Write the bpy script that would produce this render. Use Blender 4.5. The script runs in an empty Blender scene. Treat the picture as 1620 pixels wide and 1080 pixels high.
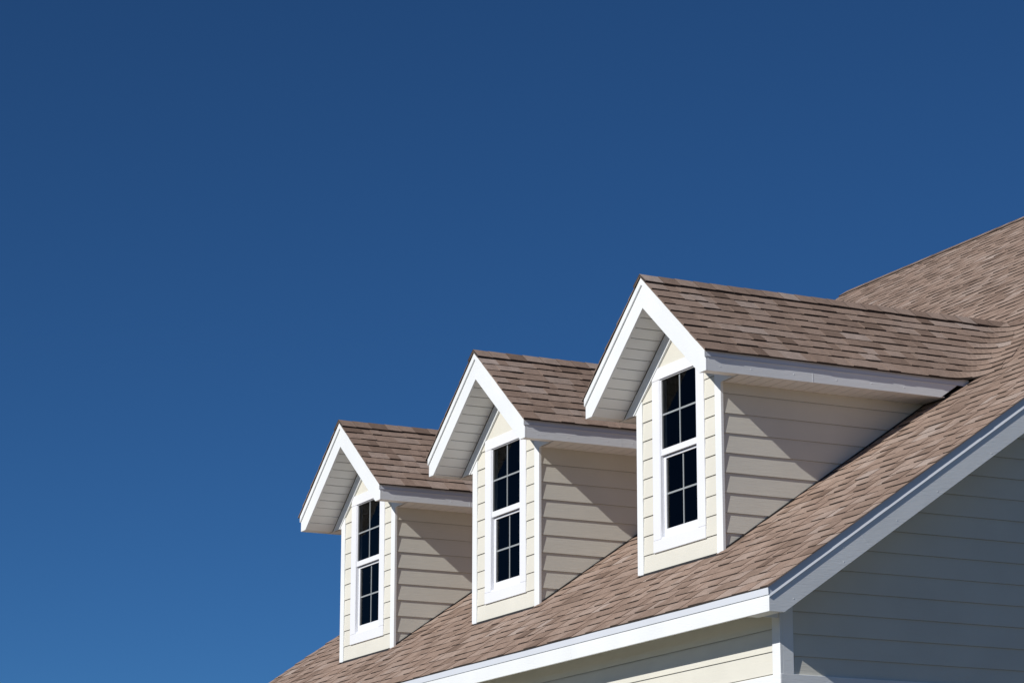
import bpy, math, random
from mathutils import Vector, Matrix
S = bpy.context.scene
C = S.collection
R = math.radians
rnd = random.Random(11)

# ------------------------------------------------------------------ camera
cam_d = bpy.data.cameras.new("camera"); cam = bpy.data.objects.new("camera", cam_d); C.objects.link(cam)
S.camera = cam
YAW, PITCH, ROLL = 1.1185, 0.2393, 0.0015
fwd = Vector((-math.sin(YAW)*math.cos(PITCH), math.cos(YAW)*math.cos(PITCH), math.sin(PITCH)))
rgt = Vector((math.cos(YAW), math.sin(YAW), 0)); up = rgt.cross(fwd)
r2 = math.cos(ROLL)*rgt + math.sin(ROLL)*up; u2 = -math.sin(ROLL)*rgt + math.cos(ROLL)*up
m = Matrix((r2, u2, -fwd)).transposed().to_4x4(); m.translation = Vector((19.7437, -11.1403, -3.6199))
cam.matrix_world = m
cam_d.sensor_width = 36; cam_d.lens = 4355.5*36/1620; cam_d.clip_start = .1; cam_d.clip_end = 5000

# ------------------------------------------------------------------ light
K, MK = 4.75, 0.60                       # |dy/dx| and dz/dy of the sun's path, read off the cast shadows
to_sun = Vector((1/K, -1, MK)).normalized()
EL = math.asin(to_sun.z); ROT = math.atan2(to_sun.x, to_sun.y)
w = bpy.data.worlds.new("World"); S.world = w; w.use_nodes = True
nt = w.node_tree; nt.nodes.clear()
sky = nt.nodes.new("ShaderNodeTexSky"); sky.sky_type = 'NISHITA'; sky.sun_disc = False
sky.sun_elevation = EL; sky.sun_rotation = ROT
sky.air_density = 0.55; sky.dust_density = 0.0; sky.ozone_density = 10.0; sky.altitude = 0
bg = nt.nodes.new("ShaderNodeBackground"); bg.inputs[1].default_value = 0.060
wo = nt.nodes.new("ShaderNodeOutputWorld")
tint = nt.nodes.new("ShaderNodeVectorMath"); tint.operation = 'MULTIPLY'; tint.inputs[1].default_value = (.74, 1.06, 1.10)
nt.links.new(sky.outputs[0], tint.inputs[0]); nt.links.new(tint.outputs[0], bg.inputs[0]); nt.links.new(bg.outputs[0], wo.inputs[0])
sd_ = bpy.data.lights.new("sun", 'SUN'); sd_.energy = 4.35; sd_.angle = R(.5); sd_.color = (1, .97, .925)
sun = bpy.data.objects.new("sun", sd_); C.objects.link(sun)
sun.rotation_euler = to_sun.to_track_quat('Z', 'Y').to_euler(); sun.location = (5, -10, 12)
S.view_settings.view_transform = 'Standard'; S.view_settings.look = 'None'
S.view_settings.exposure = 0.0; S.view_settings.gamma = 1; S.view_settings.use_curve_mapping = False

# ------------------------------------------------------------------ materials
def mat(name):
    m = bpy.data.materials.new(name); m.use_nodes = True
    n = m.node_tree; return m, n, n.nodes["Principled BSDF"]
def N(n, t, **kw):
    x = n.nodes.new(t)
    for k, v in kw.items(): setattr(x, k, v)
    return x
def paint(name, col, rough=.55, var=.04, grain=(3, 3, 60), bump=.15, spec=.35):
    m, n, b = mat(name); L = n.links.new
    tc = N(n, "ShaderNodeTexCoord"); mp = N(n, "ShaderNodeMapping"); mp.inputs['Scale'].default_value = grain
    L(tc.outputs['Object'], mp.inputs[0])
    n1 = N(n, "ShaderNodeTexNoise"); n1.inputs['Scale'].default_value = 3; n1.inputs['Detail'].default_value = 6
    L(mp.outputs[0], n1.inputs[0])
    n2 = N(n, "ShaderNodeTexNoise"); n2.inputs['Scale'].default_value = 2.3; n2.inputs['Detail'].default_value = 5
    L(tc.outputs['Object'], n2.inputs[0])
    mr = N(n, "ShaderNodeMapRange"); mr.inputs[3].default_value = 1-var; mr.inputs[4].default_value = 1+var
    mr.inputs[1].default_value = .3; mr.inputs[2].default_value = .7
    L(n2.outputs[0], mr.inputs[0])
    hs = N(n, "ShaderNodeVectorMath", operation='SCALE'); hs.inputs[0].default_value = col
    L(mr.outputs[0], hs.inputs['Scale']); L(hs.outputs[0], b.inputs['Base Color'])
    bp = N(n, "ShaderNodeBump"); bp.inputs['Strength'].default_value = bump; bp.inputs['Distance'].default_value = .004
    L(n1.outputs[0], bp.inputs['Height']); L(bp.outputs[0], b.inputs['Normal'])
    b.inputs['Roughness'].default_value = rough; b.inputs['Specular IOR Level'].default_value = spec
    return m
WHITE = paint("white_paint", (.79, .81, .815), bump=.4, grain=(4, 4, 40))
VINYL = paint("white_vinyl", (.80, .81, .84), rough=.4, var=.015, bump=.04)
SOFFIT = paint("soffit_paint", (.80, .81, .80), bump=.06)
CREAM = paint("cream_siding", (.675, .655, .575), rough=.65, var=.035, bump=.4, grain=(2.2, 2.2, 45))
METAL = paint("white_metal", (.66, .69, .74), rough=.45, var=.02, bump=.03)
DARK = paint("dark_flashing", (.035, .033, .032), rough=.6, var=.2)
DECK = paint("wood_deck", (.05, .045, .04), rough=.9)
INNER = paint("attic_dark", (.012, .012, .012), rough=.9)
STUD = paint("inner_frame", (.14, .135, .12), rough=.8)

def shingle_mat():
    m, n, b = mat("asphalt_shingle"); L = n.links.new
    at = N(n, "ShaderNodeAttribute"); at.attribute_name = "tone"
    cr = N(n, "ShaderNodeValToRGB"); e = cr.color_ramp.elements
    e[0].position = 0; e[0].color = (.180, .124, .094, 1)
    e[1].position = 1; e[1].color = (.385, .308, .262, 1)
    for p, c in ((.25, (.250, .177, .137, 1)), (.5, (.300, .215, .168, 1)), (.75, (.335, .252, .204, 1))):
        x = e.new(p); x.color = c
    L(at.outputs['Fac'], cr.inputs[0])
    tc = N(n, "ShaderNodeTexCoord")
    g = N(n, "ShaderNodeTexNoise"); g.inputs['Scale'].default_value = 160; g.inputs['Detail'].default_value = 3
    L(tc.outputs['Object'], g.inputs[0])
    g2 = N(n, "ShaderNodeTexNoise"); g2.inputs['Scale'].default_value = 14; g2.inputs['Detail'].default_value = 5
    L(tc.outputs['Object'], g2.inputs[0])
    g3 = N(n, "ShaderNodeTexNoise"); g3.inputs['Scale'].default_value = .9; g3.inputs['Detail'].default_value = 4
    L(tc.outputs['Object'], g3.inputs[0])
    def rng(src, lo, hi, a=.3, z=.7):
        r = N(n, "ShaderNodeMapRange"); r.inputs[1].default_value = a; r.inputs[2].default_value = z
        r.inputs[3].default_value = lo; r.inputs[4].default_value = hi; L(src, r.inputs[0]); return r.outputs[0]
    a = N(n, "ShaderNodeMath", operation='MULTIPLY'); L(rng(g.outputs[0], .72, 1.28), a.inputs[0]); L(rng(g2.outputs[0], .88, 1.12), a.inputs[1])
    a2 = N(n, "ShaderNodeMath", operation='MULTIPLY'); L(a.outputs[0], a2.inputs[0]); L(rng(g3.outputs[0], .92, 1.08), a2.inputs[1])
    s = N(n, "ShaderNodeVectorMath", operation='SCALE'); L(cr.outputs[0], s.inputs[0]); L(a2.outputs[0], s.inputs['Scale'])
    L(s.outputs[0], b.inputs['Base Color'])
    bp = N(n, "ShaderNodeBump"); bp.inputs['Strength'].default_value = .5; bp.inputs['Distance'].default_value = .002
    L(g.outputs[0], bp.inputs['Height']); L(bp.outputs[0], b.inputs['Normal'])
    b.inputs['Roughness'].default_value = .92; b.inputs['Specular IOR Level'].default_value = .15
    return m
SHINGLE = shingle_mat()
JOINT_SHADE = paint("joint_shade", (.20, .18, .145), rough=.9, var=.2)  # shade put into the colour of lap undersides and soffit grooves
CUT = paint("shingle_side_cut", (.19, .14, .112), rough=.9, var=.3)
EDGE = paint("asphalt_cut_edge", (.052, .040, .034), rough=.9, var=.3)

def glass_mat():
    m, n, b = mat("window_glass"); n.nodes.remove(b); L = n.links.new
    o = n.nodes["Material Output"]
    t = N(n, "ShaderNodeBsdfTransparent"); t.inputs[0].default_value = (.66, .68, .68, 1)
    g = N(n, "ShaderNodeBsdfGlossy"); g.inputs['Roughness'].default_value = .02; g.inputs[0].default_value = (.4, .4, .4, 1)
    f = N(n, "ShaderNodeFresnel"); f.inputs[0].default_value = 1.33
    x = N(n, "ShaderNodeMixShader"); L(f.outputs[0], x.inputs[0]); L(t.outputs[0], x.inputs[1]); L(g.outputs[0], x.inputs[2])
    L(x.outputs[0], o.inputs[0]); return m
GLASS = glass_mat()

def ground_mat():
    m, n, b = mat("dry_grass_ground"); L = n.links.new
    tc = N(n, "ShaderNodeTexCoord"); g = N(n, "ShaderNodeTexNoise"); g.inputs['Scale'].default_value = .6; g.inputs['Detail'].default_value = 8
    L(tc.outputs['Object'], g.inputs[0]); cr = N(n, "ShaderNodeValToRGB")
    cr.color_ramp.elements[0].position = .35; cr.color_ramp.elements[0].color = (.10, .088, .055, 1)
    cr.color_ramp.elements[1].position = .65; cr.color_ramp.elements[1].color = (.19, .165, .105, 1)
    L(g.outputs[0], cr.inputs[0]); L(cr.outputs[0], b.inputs['Base Color']); b.inputs['Roughness'].default_value = .95
    return m
GROUND = ground_mat()

# ------------------------------------------------------------------ mesh helper
class MB:
    def __init__(s): s.v = []; s.f = []; s.mi = []; s.t = []
    def poly(s, pts, mi=0, tone=.5):
        b = len(s.v); s.v += [tuple(p) for p in pts]; s.f.append(tuple(range(b, b+len(pts)))); s.mi.append(mi); s.t.append(tone)
    def prism(s, pts, d, mi=0, tone=.5):
        """closed prism: planar polygon pts swept by vector d, faces outward"""
        P = [Vector(p) for p in pts]; d = Vector(d)
        nrm = Vector((0, 0, 0))
        for i in range(len(P)): nrm += P[i].cross(P[(i+1) % len(P)])
        if nrm.dot(d) > 0: P.reverse()
        Q = [p+d for p in P]; n = len(P)
        b = len(s.v); s.v += [tuple(p) for p in P+Q]
        fs = [tuple(range(b, b+n)), tuple(range(b+2*n-1, b+n-1, -1))]
        for i in range(n):
            j = (i+1) % n; fs.append((b+j, b+i, b+n+i, b+n+j))
        s.f += fs; s.mi += [mi]*len(fs); s.t += [tone]*len(fs)
    def box(s, x0, x1, y0, y1, z0, z1, mi=0):
        s.prism([(x0, y0, z0), (x1, y0, z0), (x1, y0, z1), (x0, y0, z1)], (0, y1-y0, 0), mi)
    def dome(s, c, n, r, mi=0):
        c = Vector(c); n = Vector(n).normalized(); a = n.orthogonal().normalized(); b = n.cross(a)
        rings = [(r, 0), (r*.7, r*.35)]; b0 = len(s.v); k = 8
        for rr, h in rings:
            for i in range(k):
                t = 2*math.pi*i/k; s.v.append(tuple(c+a*rr*math.cos(t)+b*rr*math.sin(t)+n*h))
        s.v.append(tuple(c+n*r*.5))
        for i in range(k):
            j = (i+1) % k
            s.f.append((b0+i, b0+j, b0+k+j, b0+k+i)); s.f.append((b0+k+i, b0+k+j, b0+2*k)); s.mi += [mi]*2; s.t += [.5]*2
    def build(s, name, mats, parent=None, bevel=0):
        me = bpy.data.meshes.new(name); me.from_pydata(s.v, [], s.f); me.update()
        if not isinstance(mats, (list, tuple)): mats = [mats]
        for m_ in mats: me.materials.append(m_)
        me.polygons.foreach_set("material_index", s.mi)
        at = me.attributes.new("tone", 'FLOAT', 'FACE'); at.data.foreach_set("value", s.t)
        o = bpy.data.objects.new(name, me); C.objects.link(o)
        if parent: o.parent = parent
        if bevel:
            b = o.modifiers.new("bevel", 'BEVEL'); b.width = bevel; b.segments = 2; b.limit_method = 'ANGLE'
        return o

# ------------------------------------------------------------------ dimensions (metres; z = 0 where dormer fronts meet the roof)
T = .6948                                # main roof slope
E, X0, XE = .9068, 2.9075, -9.48       # eave depth, near rake, far rake
YR = 7.897; ZR = YR*T                    # ridge
XR, YC = 2.575, -.62                     # main wall planes
XL = XE+.33; YB = 2*YR-YC
FB = -.8145                              # bottom of the eave board
GZ = -5.3
DZ = .0856; Z0 = -E*T                    # shingle course rise
EX = .165; SZ = .1624                    # siding exposure and course level
W, CW = .7225, .4412
DORM = [dict(x=0.0, za=2.4285, zet=1.584, zeb=1.4023, zi=2.1581, r=1.0487, o=.3242),
        dict(x=-3.3317, za=2.495, zet=1.654, zeb=1.4685, zi=2.2293, r=1.0601, o=.3135),
        dict(x=-6.6544, za=2.449, zet=1.614, zeb=1.4425, zi=2.1822, r=1.0826, o=.3251)]
for d in DORM:
    d['s'] = (d['za']-d['zet'])/d['r']; d['j0'] = round((d['zet']-Z0)/DZ)
    d['off'] = d['zet']-(Z0+d['j0']*DZ)
G, RF = .42, .24

def lvl(j): return Z0+j*DZ
nM = Vector((0, -T, 1)).normalized()

# --- tabs: one shingle course between two contour curves
def course(mb, pb, pt, u0, u1, rise, lift=0.0, wl=(.10, .26), sub=None, jit=.7, lo=.0055, hi=.0115, side=0):
    """pb(u), pt(u) -> (point, normal) on the lower and upper contour"""
    u = u0 - rnd.uniform(0, .1)*0; high = rnd.random() < .5; ph = rnd.uniform(0, 9)
    while u < u1-1e-4:
        wd = rnd.uniform(*wl) if high else rnd.uniform(wl[0]*.8, wl[1]*1.15)
        v = min(u1, u+wd)
        if u1-v < .05: v = u1
        tone = min(1, max(0, rnd.gauss(.46 if high else .54, .20)))
        hb = (hi if high else lo)*rnd.uniform(.85, 1.15)+lift; ht = (.0035 if high else .0010)+lift
        cuts = [u]
        if sub:
            k = max(1, int(math.ceil((v-u)/sub)))
            cuts = [u+(v-u)*i/k for i in range(k)]
        cuts.append(v)
        A = []
        for c in cuts:
            p, n = pb(c); q, n2 = pt(c)
            wob = .0020*math.sin(c*2.3+ph)+.0010*math.sin(c*6.7+ph*2)
            dirn = (p-q).normalized()
            pp = p + dirn*(wob*jit+.004)
            A.append((pp+n*hb, q+n2*ht, pp+n*(lift-.004), q+n2*(lift-.004)))
        for i in range(len(cuts)-1):
            a, b = A[i], A[i+1]
            mb.poly([a[0], b[0], b[1], a[1]], 0, tone)
            mb.poly([a[2], b[2], b[0], a[0]], 1, tone)
        mb.poly([A[0][2], A[0][0], A[0][1], A[0][3]], side, tone)
        mb.poly([A[-1][0], A[-1][2], A[-1][3], A[-1][1]], side, tone)
        u = v; high = not high if rnd.random() < .85 else high

def fix_up(mb):
    """orient shingle faces: flip those whose normal points into the roof"""
    for i, f in enumerate(mb.f):
        if mb.mi[i] != 0: continue
        a, b, c = (Vector(mb.v[k]) for k in f[:3])
        if (b-a).cross(c-a).z < 0: mb.f[i] = tuple(reversed(f))

# ------------------------------------------------------------------ ground and house root
g = MB(); g.poly([(-600, -600, GZ), (600, -600, GZ), (600, 600, GZ), (-600, 600, GZ)])
go = g.build("ground", GROUND); go['kind'] = 'structure'; go['label'] = "dry grassy ground around the house"
house = bpy.data.objects.new("house", None); C.objects.link(house); house.location = ((XR+XL)/2, (YC+YB)/2, GZ)
bpy.context.view_layer.update()
house['label'] = "cream lap-sided house with brown shingle roof and three white-trimmed gabled dormers"
house['category'] = "house"
ROOTLOC = Vector(house.location)
def part(mb, name, mats, parent=None, bevel=0):
    o = mb.build(name, mats, parent or house, bevel)
    if parent is None: o.matrix_parent_inverse = Matrix.Translation(-ROOTLOC)
    return o

# ------------------------------------------------------------------ main roof
mb = MB(); deck = []
nc = int((ZR-Z0)/DZ)
OX = X0+.012
for j in range(nc+1):
    zb, zt = lvl(j), min(lvl(j+1), ZR-.002)
    yb, yt = zb/T, zt/T
    cuts = []
    for d in DORM:
        if j >= d['j0'] and zt < d['za']+.02:
            zd = zt-d['off']*0
            h = max(0, (d['za']-(zt+d['off']))/d['s'])+G-.03; cuts.append((d['x']-h, d['x']+h))
        elif yt > .03 and zb < d['zet']+.05: cuts.append((d['x']-W+.03, d['x']+W-.03))
    cuts.sort(); iv = []; a = XE-.011
    for c in cuts:
        if c[0] > a: iv.append((a, c[0]))
        a = max(a, c[1])
    iv.append((a, OX))
    if j == 0: yb -= .014; zb -= .014*T
    for a, b in iv:
        jx = rnd.uniform(-.001, .001) if b == OX else 0
        course(mb, lambda u, y=yb, z=zb: (Vector((u, y, z)), nM), lambda u, y=yt, z=zt: (Vector((u, y, z)), nM), a, b+jx, 0)
        deck.append((a+.02, min(b, X0-.01), yb+.02 if j == 0 else yb, zb+.02*T if j == 0 else zb, yt, zt))
for a, b, y0, z0, y1, z1 in deck:
    mb.poly([(a, y0, z0-.006), (b, y0, z0-.006), (b, y1, z1-.006), (a, y1, z1-.006)], 2)
# back slope
nB = Vector((0, T, 1)).normalized()
for j in range(nc+1):
    zb, zt = lvl(j), min(lvl(j+1), ZR-.002)
    course(mb, lambda u, y=2*YR-zb/T, z=zb: (Vector((u, y, z)), nB), lambda u, y=2*YR-zt/T, z=zt: (Vector((u, y, z)), nB), XE-.011, OX, 0, wl=(.4, .9))
mb.poly([(XE+.01, YR, ZR-.01), (X0-.01, YR, ZR-.01), (X0-.01, 2*YR+E-.02, Z0-.005), (XE+.01, 2*YR+E-.02, Z0-.005)], 2)
fix_up(mb)
part(mb, "roof", [SHINGLE, EDGE, DECK, CUT])

def caps(mb, p0, p1, nl, nr, exp=.15, hw=.14, th=.011, flip=False):
    """cap shingles folded over a ridge; nl, nr: downslope unit vectors"""
    p0, p1 = Vector(p0), Vector(p1); L = (p1-p0).length; d = (p1-p0)/L; up = Vector((0, 0, 1)); u = 0
    while u < L:
        v = min(L, u+exp*rnd.uniform(.9, 1.1)); tone = min(1, max(0, rnd.gauss(.45, .25))); w_ = hw*rnd.uniform(.96, 1.04)
        a = p0+d*u+up*.017; b = p0+d*(v+.01)+up*.013
        for n in (nl, nr):
            n = Vector(n); dn = Vector((n.x, n.y, n.z)); nn = (up-dn*up.dot(dn)).normalized()
            ae, be = p0+d*u+dn*w_+nn*(.021), p0+d*(v+.01)+dn*w_+nn*.017
            ax, bx = p0+d*u+dn*w_-nn*.002, p0+d*(v+.01)+dn*w_-nn*.002
            mb.poly([a, b, be, ae], 0, tone); mb.poly([ae, be, bx, ax], 1, tone)
            mb.poly([a, ae, ax, p0+d*u], 1, tone)
        u = v
cm = MB()
dl = Vector((0, -1, -T)).normalized(); dr = Vector((0, 1, -T)).normalized()
caps(cm, (X0+.008, YR, ZR+.004), (XE, YR, ZR+.004), dl, dr)
fix_up(cm); part(cm, "ridge_cap", [SHINGLE, EDGE])

# ------------------------------------------------------------------ main trim
def xz(pts, y): return [(x, y, z) for x, z in pts]
def yz(pts, x): return [(x, y, z) for y, z in pts]
TH = .022
for s in (-1, 1):                                        # front and back eave boards
    fy = -E if s < 0 else 2*YR+E
    b = MB(); b.box(XE+TH+.0005, X0-TH-.0005, min(fy, fy-s*TH), max(fy, fy-s*TH), FB, Z0-.012)
    # nail heads on the front
    if s < 0:
        x = XE+.3
        while x < X0-.1: b.dome((x, fy, FB+.03), (0, -1, 0), .004); b.dome((x, fy, FB+.11), (0, -1, 0), .004); x += .406
        for xs in (-.209, -3.46, -6.7): b.box(xs, xs+.004, fy-.0010, fy, FB+.001, Z0-.07)
    part(b, "eave_board", WHITE, bevel=.003)
    b = MB()
    y1 = fy+s*.012
    b.prism(yz([(fy+s*.001, Z0-.066), (fy+s*.007, Z0-.066), (y1, Z0-.008), (fy+s*.001, Z0-.008)], XE-.004), (X0+.004-XE+.004, 0, 0))
    part(b, "drip_edge", METAL)
    b = MB(); sy = YC if s < 0 else YB
    n = 40; 
    b.box(XL-.004, XR+.004, min(sy, fy-s*TH), max(sy, fy-s*TH), FB+.125, FB+.135)
    for xa, xb_ in ((XR-.02, X0-TH-.001), (XE+TH+.001, XL+.02)):
        ya, yb_ = fy-s*TH, fy-s*.122
        b.box(xa, xb_, min(ya, yb_), max(ya, yb_), FB+.002, FB+.010)
    for xa in (XR-.02, XL+.012):
        b.box(xa, xa+.008, min(sy, fy-s*TH), max(sy, fy-s*TH), FB+.0105, FB+.1245)
    part(b, "soffit", SOFFIT)

def rake(x, nx):
    """rake board with its upper trim and sloped soffit; nx: outward"""
    for sg in (1, -1):
        def Y(y): return y if sg > 0 else 2*YR-y
        def rk(a, b, clip): # polygon in (y, z) between vertical offsets a > b
            p = [(-E, Z0+a), (YR, ZR+a), (YR, ZR+b)]
            if clip: yb = (FB-b)/T; p += [(yb, FB), (-E, FB)]
            else: p += [(-E, Z0+b)]
            return [(Y(y), z) for y, z in p]
        b = MB(); b.prism(yz(rk(-.010, -.273, True), x-nx*TH), (nx*TH, 0, 0))
        for y_ in (-.13, 3.5, 7.1):
            b.prism([(x, Y(y_), y_*T-.09), (x, Y(y_+.10), y_*T-.268+.07), (x, Y(y_+.104), y_*T-.268+.07), (x, Y(y_+.004), y_*T-.09)], (nx*.001, 0, 0))
        y_ = -.7
        while y_ < YR-.2:
            for q in (-.12, -.235): b.dome((x, Y(y_+rnd.uniform(-.02, .02)), y_*T+q+rnd.uniform(-.008, .008)), (nx, 0, 0), .0045)
            y_ += rnd.uniform(.35, .5)
        part(b, "rake_board", WHITE, bevel=.003)
        b = MB(); b.prism(yz(rk(-.007, -.064, False), x+nx*.0005), (nx*.0015, 0, 0))
        for (ya, za_, yb_, zb_) in ((Y(-E), Z0, Y(YR), ZR),):
            pa = [(.0005, -.064), (.002, -.064), (.008, -.084), (.0005, -.088)]
            b.prism([(x+nx*p, ya, za_+q) for p, q in pa], (0, yb_-ya, zb_-za_))
        part(b, "rake_trim", METAL)
        xr = XR if nx > 0 else XL
        b = MB(); b.prism(yz([(Y(y), z) for y, z in [(-E+.122, (-E+.122)*T-.262), (YR, ZR-.262), (YR, ZR-.252), (-E+.122, (-E+.122)*T-.252)]], x-nx*TH), (xr-x+nx*TH, 0, 0))
        part(b, "soffit", SOFFIT)
rake(X0, 1); rake(XE, -1)

# ------------------------------------------------------------------ lap siding
def siding(mb, org, u, n, rows, seam=0, mi=0, prob=.45):
    """rows: (z0, z1, a0, b0, a1, b1): board bottom/top z, start/end along u at bottom and top"""
    org, u, n = Vector(org), Vector(u), Vector(n); Z = Vector((0, 0, 1))
    for z0, z1, a0, b0, a1, b1 in rows:
        def P(a, z, h): return org+u*a+Z*z+n*h
        hb = .012+rnd.uniform(-.0008, .0008)
        segs = [(a0, b0, a1, b1)]
        if seam and b0-a0 > seam*.6 and rnd.random() < prob:
            c = a0+rnd.uniform(.3, .9)*min(seam, b0-a0); c = min(c, b0-.3)
            if c > max(a0, a1)+.2 and c < b1-.2: segs = [(a0, c-.0012, a1, c-.0012), (c+.0012, b0, c+.0012, b1)]
        for s0, e0, s1, e1 in segs:
            q = [P(s0, z0, hb), P(e0, z0, hb), P(e1, z1, .002), P(s1, z1, .002)]
            k = [P(s0, z0, -.004), P(e0, z0, -.004)]
            fl = (q[1]-q[0]).cross(q[2]-q[0]).dot(n) < 0
            mb.poly(q[::-1] if fl else q, mi)
            mb.poly([k[0], k[1], q[1], q[0]], 1)  # board underside, darker colour paints in the shade of the joint
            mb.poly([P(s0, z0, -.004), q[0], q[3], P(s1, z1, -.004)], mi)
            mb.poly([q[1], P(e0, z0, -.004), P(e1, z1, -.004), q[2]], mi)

BT = -1.212                                               # top of the belt board
def levels(zlo, zhi, base):
    z = base+math.floor((zlo-base)/EX)*EX
    while z < zhi-1e-6:
        yield max(z, zlo), min(z+EX, zhi); z += EX
# front and back walls
for s in (-1, 1):
    y = YC if s < 0 else YB
    b = MB()
    rows = [(z0, z1, XL+.1, XR-.1, XL+.1, XR-.1) for z0, z1 in list(levels(BT, FB+.124, -.871-EX))+list(levels(GZ, BT-.16, -.871))]
    siding(b, (0, y-s*.022, 0), (1, 0, 0), (0, s, 0), rows, 3.6)
    yy = y-s*.026
    b.poly([(XL, yy, GZ), (XR, yy, GZ), (XR, yy, FB+.12), (XL, yy, FB+.12)])
    part(b, "siding_wall", [CREAM, JOINT_SHADE])
    b = MB(); b.box(XL-.004, XR+.004, min(y-s*.02, y+s*.004), max(y-s*.02, y+s*.004), BT-.16, BT); part(b, "belt_board", WHITE, bevel=.003)
# gable walls
for s in (1, -1):
    x = XR if s > 0 else XL
    b = MB(); rows = []
    for z0, z1 in list(levels(BT, ZR-.3, -1.075-EX*1.0))+list(levels(GZ, BT-.16, -1.075)):
        def ys(z): return max(YC+.115, (z+.20)/T)
        a0, a1 = ys(z0), ys(z1)
        if a0 >= YR: continue
        a1 = min(a1, YR)
        rows.append((z0, z1, a0, 2*YR-a0, a1, 2*YR-a1))
    siding(b, (x-s*.022, 0, 0), (0, 1, 0), (s, 0, 0), rows, 3.2)
    xx = x-s*.026
    b.poly([(xx, YC, GZ), (xx, YB, GZ), (xx, YB, FB+.02), (xx, (-.2-FB)*-1/T if False else 2*YR-(FB+.22)/T, FB+.02), (xx, YR, ZR-.2), (xx, (FB+.22)/T, FB+.02), (xx, YC, FB+.02)])
    part(b, "gable_wall", [CREAM, JOINT_SHADE])
    b = MB(); b.box(min(x-s*.02, x+s*.005), max(x-s*.02, x+s*.005), YC+.001, YB-.001, BT-.16, BT+.001); part(b, "belt_board", WHITE, bevel=.003)
for sx in (1, -1):
    for sy in (-1, 1):
        x = XR if sx > 0 else XL; y = YC if sy < 0 else YB
        for zz in ((BT, FB+.124), (GZ, BT-.16)):
            b = MB()
            b.box(min(x, x-sx*.11), max(x, x-sx*.11), min(y, y-sy*.022), max(y, y-sy*.022), *zz)
            b.box(min(x, x-sx*.022), max(x, x-sx*.022), min(y-sy*.0225, y-sy*.115), max(y-sy*.0225, y-sy*.115), zz[0]+(.003 if zz[0] == BT else 0), zz[1])
            part(b, "corner_board", WHITE, bevel=.002)

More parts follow.
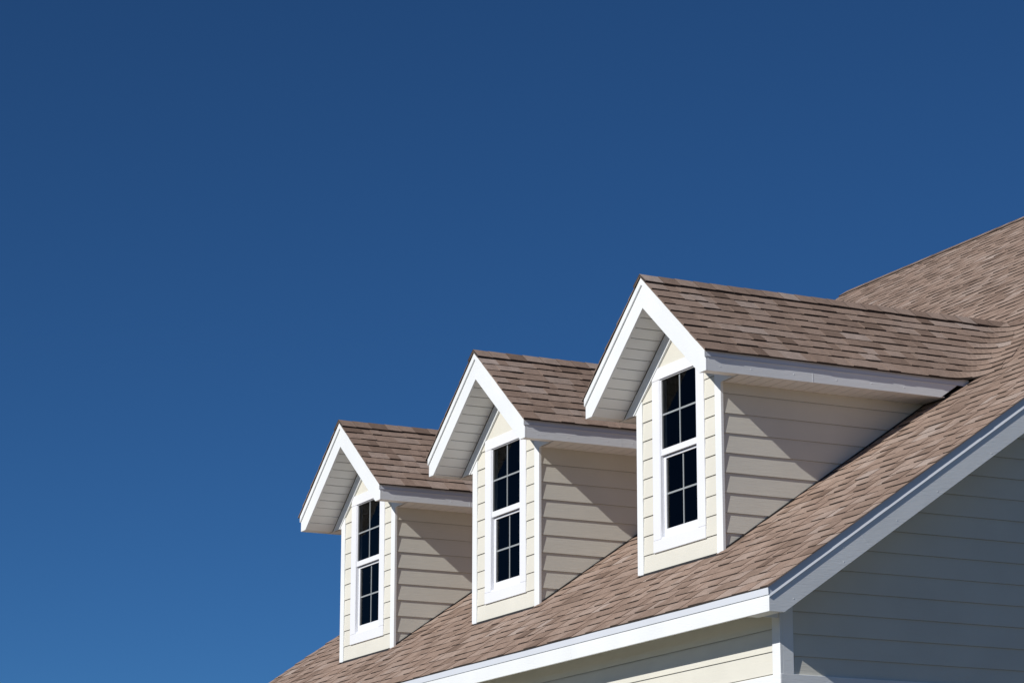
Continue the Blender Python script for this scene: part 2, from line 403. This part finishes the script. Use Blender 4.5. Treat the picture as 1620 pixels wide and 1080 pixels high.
# ------------------------------------------------------------------ dormers
def bez(p0, p1, p2, s): return p0*((1-s)**2)+p1*(2*s*(1-s))+p2*(s*s)
def make_dormer(d, idx):
    X, za, zet, zeb, zi, r, o, sl = (d[k] for k in ('x', 'za', 'zet', 'zeb', 'zi', 'r', 'o', 's'))
    # walls: the dormer itself
    b = MB()
    def hx(z, c): return min(W, (c-z)/sl)                 # half width of the front wall under a line z = c - sl|x|
    rows = []
    for z0, z1 in levels(-.04, za-.32, SZ):
        if z0 > 1.72: continue
        if z0 > 1.60: z1 = za-.33
        h0, h1 = min(W-.095, hx(z0, za-.32)), min(W-.095, hx(z1, za-.32))
        if h0 <= 0.01: continue
        if z1 <= SZ+.01 or z0 > 1.60: rows.append((z0, z1, X-h0, X+h0, X-h1, X+h1))
        else:
            rows.append((z0, z1, X-h0, X-CW+.01, X-h1, X-CW+.01) if h1 > CW else (z0, z1, X-h0, X-min(h0, CW)+.01, X-h1, X-h1+.01))
            rows.append((z0, z1, X+CW-.01, X+h0, X+CW-.01, X+h1) if h1 > CW else (z0, z1, X+min(h0, CW)-.01, X+h0, X+h1-.01, X+h1))
    siding(b, (0, .018, 0), (1, 0, 0), (0, -1, 0), rows)
    # backing around the opening
    y = .022; op = .322
    b.poly([(X-W+.02, y, -.1), (X-op, y, -.1), (X-op, y, za-.3-sl*op), (X-W+.02, y, za-.3-sl*W)])
    b.poly([(X+op, y, -.1), (X+W-.02, y, -.1), (X+W-.02, y, za-.3-sl*W), (X+op, y, za-.3-sl*op)])
    b.poly([(X-op, y, 1.65), (X+op, y, 1.65), (X+op, y, za-.3-sl*op), (X, y, za-.3), (X-op, y, za-.3-sl*op)])
    b.poly([(X-op, y, -.1), (X+op, y, -.1), (X+op, y, .24), (X-op, y, .24)])
    for s in (1, -1):
        rows = [(z0, z1, .027, max(.04, z0/T+.02), .027, max(.04, z1/T+.02)) for z0, z1 in levels(-.04, zeb+.012, SZ+.0)]
        siding(b, (X+s*(W-.016), 0, 0), (0, 1, 0), (s, 0, 0), rows, 1.6, prob=.25)
        xx = X+s*(W-.021)
        b.poly([(xx, .02, -.1), (xx, (zeb+.02)/T+.1, zeb+.02), (xx, .02, zeb+.02)])
    body = part(b, "dormer", [CREAM, JOINT_SHADE])
    body['label'] = ["largest gabled dormer, nearest the white gable end of the roof",
                     "middle gabled dormer, between the other two",
                     "smallest and farthest gabled dormer, with its left side against open sky"][idx]
    def sub(mb, name, mats, bevel=0): return part_child(mb, name, mats, body, bevel)
    # corner boards
    for s in (-1, 1):
        b = MB(); x0, x1 = X+s*W, X+s*(W-.10)
        zt = za-.31-sl*(W-.05)
        b.prism([(x0, 0, .0), (x1, 0, .0), (x1, 0, min(zeb+.3, za-.33-sl*(W-.1))), (x0, 0, za-.33-sl*W)], (0, .026, 0))
        sub(b, "corner_board", WHITE, .002)
    # window casing
    b = MB(); yb = .020
    b.box(X-CW, X-.318, 0, yb, .262, 1.634); b.box(X+.318, X+CW, 0, yb, .262, 1.634)
    b.box(X-CW, X+CW, -.001, yb, .157, .2605)
    zt, zb = 1.738, 1.6355; c = za-.44
    h0 = min(CW, (c-zb)/sl+.12); h1 = min(CW, (c-zt)/sl+.12)
    b.prism([(X-h0, -.002, zb), (X+h0, -.002, zb), (X+h1, -.002, zt), (X-h1, -.002, zt)], (0, yb+.002, 0))
    sub(b, "window_casing", VINYL, .0025)
    b = MB()                                              # jamb liner
    for s in (-1, 1):
        b.box(min(X+s*.308, X+s*.3175), max(X+s*.308, X+s*.3175), .004, .07, .262, 1.633)
    b.box(X-.3075, X+.3075, .010, .07, .2625, .276)
    sub(b, "window_frame", VINYL)
    def sash(y, hw, z0, z1, g0, g1, gw, name):
        b = MB()
        b.box(X-hw, X-gw, y, y+.022, z0, z1); b.box(X+gw, X+hw, y, y+.022, z0, z1)
        b.box(X-gw, X+gw, y+.0005, y+.022, z0, g0); b.box(X-gw, X+gw, y+.0005, y+.022, g1, z1)
        sub(b, name, VINYL, .002)
        b = MB(); gy = y+.009; t1, t2 = rnd.uniform(-.002, .002), rnd.uniform(-.002, .002)
        b.poly([(X-gw-.004, gy-t1, g0-.004), (X+gw+.004, gy-t2, g0-.004), (X+gw+.004, gy+t1, g1+.004), (X-gw-.004, gy+t2, g1+.004)])
        sub(b, "window_pane", GLASS)
        b = MB(); zm = (g0+g1)/2
        b.box(X-.0075, X+.0075, gy+.004, gy+.010, g0, g1); b.box(X-gw, X-.0078, gy+.004, gy+.010, zm-.0075, zm+.0075); b.box(X+.0078, X+gw, gy+.004, gy+.010, zm-.0075, zm+.0075)
        sub(b, "muntin", VINYL)
    sash(.010, .3075, .972, 1.633, 1.026, 1.626, .294, "window_sash")
    sash(.036, .3070, .277, .968, .345, .948, .272, "window_sash")
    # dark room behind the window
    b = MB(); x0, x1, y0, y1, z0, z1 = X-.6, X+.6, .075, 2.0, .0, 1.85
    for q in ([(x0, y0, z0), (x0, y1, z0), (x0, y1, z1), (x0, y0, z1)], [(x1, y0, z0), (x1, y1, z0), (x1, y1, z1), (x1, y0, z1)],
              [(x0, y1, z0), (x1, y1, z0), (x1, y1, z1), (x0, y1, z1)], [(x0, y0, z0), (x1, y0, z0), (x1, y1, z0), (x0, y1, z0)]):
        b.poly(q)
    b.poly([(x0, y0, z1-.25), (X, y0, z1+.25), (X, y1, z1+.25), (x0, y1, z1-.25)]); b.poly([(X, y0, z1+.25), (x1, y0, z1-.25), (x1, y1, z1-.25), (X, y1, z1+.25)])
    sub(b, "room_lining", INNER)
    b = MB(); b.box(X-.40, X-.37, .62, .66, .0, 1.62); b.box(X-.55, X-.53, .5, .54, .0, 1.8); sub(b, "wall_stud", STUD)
    # rake boards, trims, friezes, soffits
    yf = -o
    for s in (-1, 1):
        ca, ci = za-.008, zi
        xb = (ci-zeb)/sl
        b = MB()
        b.prism([(X, yf, ca), (X+s*r, yf, ca-sl*r), (X+s*r, yf, zeb), (X+s*xb, yf, zeb), (X, yf, ci)], (0, TH, 0))
        sub(b, "rake_board", WHITE, .002)
        b = MB(); v = .062
        b.prism([(X, yf-.014, ca+.002), (X+s*(r+.004), yf-.014, ca+.002-sl*(r+.004)), (X+s*(r+.004), yf-.014, ca-v-sl*(r+.004)), (X, yf-.014, ca-v)], (0, .0135, 0))
        sub(b, "rake_trim", WHITE, .0015)
        ft, fb_ = zi-.011, zi-.150
        b = MB(); xe = r-.024
        pts = [(X, -.024, ft), (X+s*min(xe, (ft-zeb)/sl), -.024, max(zeb, ft-sl*xe))]
        pts += [(X+s*((fb_-zeb)/sl), -.024, zeb), (X, -.024, fb_)]
        b.prism([(p[0], -.009, p[2]) for p in pts], (0, .024, 0))
        sub(b, "frieze_board", WHITE, .002)
        b = MB(); b.prism([(X+s*(W-.0), -.0, zeb), (X+s*(r-TH-.002), 0, zeb), (X+s*(r-TH-.002), 0, zeb+.1), (X+s*(W-.0), 0, zeb+.3)], (0, .02, 0)); sub(b, "eave_closure", WHITE)
        # sloped soffit of narrow boards
        b = MB(); c = zi+.004; L = math.hypot(1, sl); k = 0; step = .111/L
        x = .001
        xm = (c-zeb-.004)/sl
        b.poly([(X, yf+TH, c+.006), (X+s*xm, yf+TH, c+.006-sl*xm), (X+s*xm, .02, c+.006-sl*xm), (X, .02, c+.006)], 1)  # dark backing sheet: groove shade painted between the soffit boards
        while x < xm:
            xq = min(xm, x+step-.008)
            b.prism([(X+s*x, yf+TH+.0005, c-sl*x), (X+s*xq, yf+TH+.0005, c-sl*xq), (X+s*xq, yf+TH+.0005, c+.005-sl*xq), (X+s*x, yf+TH+.0005, c+.005-sl*x)], (0, -yf-TH-.0098, 0))
            x += step
        b.box(min(X+s*(xm+.002), X+s*(r-TH)), max(X+s*(xm+.002), X+s*(r-TH)), yf+TH+.0005, -.0095, zeb+.004, zeb+.012)
        sub(b, "soffit", [SOFFIT, JOINT_SHADE])
        # side eave soffit: short cross boards
        b = MB(); y = .022; ye = zeb/T-.02; xa, xb2 = sorted((X+s*(W-.012), X+s*(r-TH)))
        b.poly([(xa, y, zeb+.016), (xb2, y, zeb+.016), (xb2, ye, zeb+.016), (xa, ye, zeb+.016)])
        while y < ye:
            b.box(xa, xb2, y, min(ye, y+.103), zeb+.006, zeb+.013); y += .11
        sub(b, "eave_soffit", SOFFIT)
        # side fascia
        b = MB(); y0 = yf+TH+.001
        ztp = zet-.012
        b.prism(yz([(y0, zeb), (zeb/T-.075, zeb), (ztp/T-.075, ztp), (y0, ztp)], X+s*(r-TH)), (s*TH, 0, 0))
        for ys_ in (.68, ):
            b.box(min(X+s*r, X+s*(r+.0012)), max(X+s*r, X+s*(r+.0012)), ys_, ys_+.006, zeb+.001, ztp-.05)
        y = y0+.12
        while y < zeb/T-.2:
            for zz in (.04, .125): b.dome((X+s*r, y+rnd.uniform(-.02, .02), zeb+zz+rnd.uniform(-.01, .01)), (s, 0, 0), .005)
            y += rnd.uniform(.28, .42)
        sub(b, "fascia_board", WHITE, .002)
        b = MB()
        zl = zet-.062
        yq = zet/T-.03
        b.prism([(X+s*(r+.0008), y0-TH+.001, zl), (X+s*(r+.004), y0-TH+.001, zl), (X+s*(r+.004), y0-TH+.001, zet-.008), (X+s*(r+.0008), y0-TH+.001, zet-.008)], (0, yq-y0, 0))
        b.box(min(X+s*(r+.004), X+s*(r+.0075)), max(X+s*(r+.004), X+s*(r+.0075)), y0-TH+.001, yq-.02, zl-.0035, zl)
        sub(b, "drip_edge", METAL)
        # flashing along the wall foot
        b = MB(); xq = X+s*(W-.008)
        b.prism(yz([(.026, .026*T+.006), (zeb/T, zeb+.006), (zeb/T, zeb+.022), (.026, .026*T+.022)], xq), (s*.006, 0, 0))
        sub(b, "flashing", DARK)
    b = MB(); b.box(X-W+.01, X+W-.01, .004, .010, -.02, .008); sub(b, "flashing", DARK)
    # shingles, woven into the main roof at the valleys
    b = MB(); j0, off = d['j0'], d['off']
    for s in (1, -1):
        nD = Vector((s*sl, 0, 1)).normalized()
        def path(j, zovr=None):
            zm = lvl(j); zd = zm+off if zovr is None else zovr
            zd_ = min(zd, za); xh = max(0, (za-zd_)/sl)
            P0 = Vector((X+s*xh, -o-.026, zd_)); y_c = zm/T
            B0 = Vector((X+s*xh, y_c-RF, zd_)); B1 = Vector((X+s*xh, y_c, zd_*.5+zm*.5)); B2 = Vector((X+s*(xh+RF), y_c, zm)); E2 = Vector((X+s*(xh+G), y_c, zm))
            Ls = (B0-P0).length; Lb = RF*1.6; Lt = G-RF
            def f(u):
                if u <= Ls: return P0+(B0-P0)*(u/Ls), nD.copy()
                if u <= Ls+Lb:
                    q = (u-Ls)/Lb; sm = q*q*(3-2*q); return bez(B0, B1, B2, q), (nD*(1-sm)+nM*sm).normalized()
                q = min(1, (u-Ls-Lb)/Lt); return B2+(E2-B2)*q, nM.copy()
            return f, Ls, Ls+Lb+Lt
        jt = int((za-Z0-off)/DZ)
        for j in range(j0, jt+1):
            fbm, Lb_, Tb = path(j, zet-.024*sl if j == j0 else None)
            ft_, Lt_, Tt = path(j+1)
            if lvl(j+1)+off > za:
                ft_, Lt_, Tt = path(j+1, za)
            def top(u, ft_=ft_, L=Lb_, Tb=Tb, Tt=Tt):
                return ft_(u) if u <= L else ft_(L+(u-L)*(Tt-L)/(Tb-L))
            course(b, fbm, top, rnd.uniform(-.002, .002), Tb, 0, lift=.0012, sub=.045, lo=.0095, hi=.015, side=3)
    # plain underlay
    for s in (1, -1):
        c = za-.004
        yv = lambda z: z/T+.1
        b.poly([(X, -o+.001, c), (X+s*r, -o+.001, c-sl*r), (X+s*r, yv(zet)-.05, c-sl*r), (X, yv(za)-.05, c)], 2)
    fix_up(b)
    sub(b, "roof", [SHINGLE, EDGE, DECK, CUT])
    b = MB()
    a = Vector((1, 0, -sl)).normalized(); a2 = Vector((-1, 0, -sl)).normalized()
    caps(b, (X, -o-.028, za+.006), (X, za/T+.03, za+.006), a2, a, exp=.17, hw=.135)
    fix_up(b); sub(b, "ridge_cap", [SHINGLE, EDGE])
def part_child(mb, name, mats, parent, bevel=0):
    o = mb.build(name, mats, parent, bevel); return o
for i, d in enumerate(DORM): make_dormer(d, i)
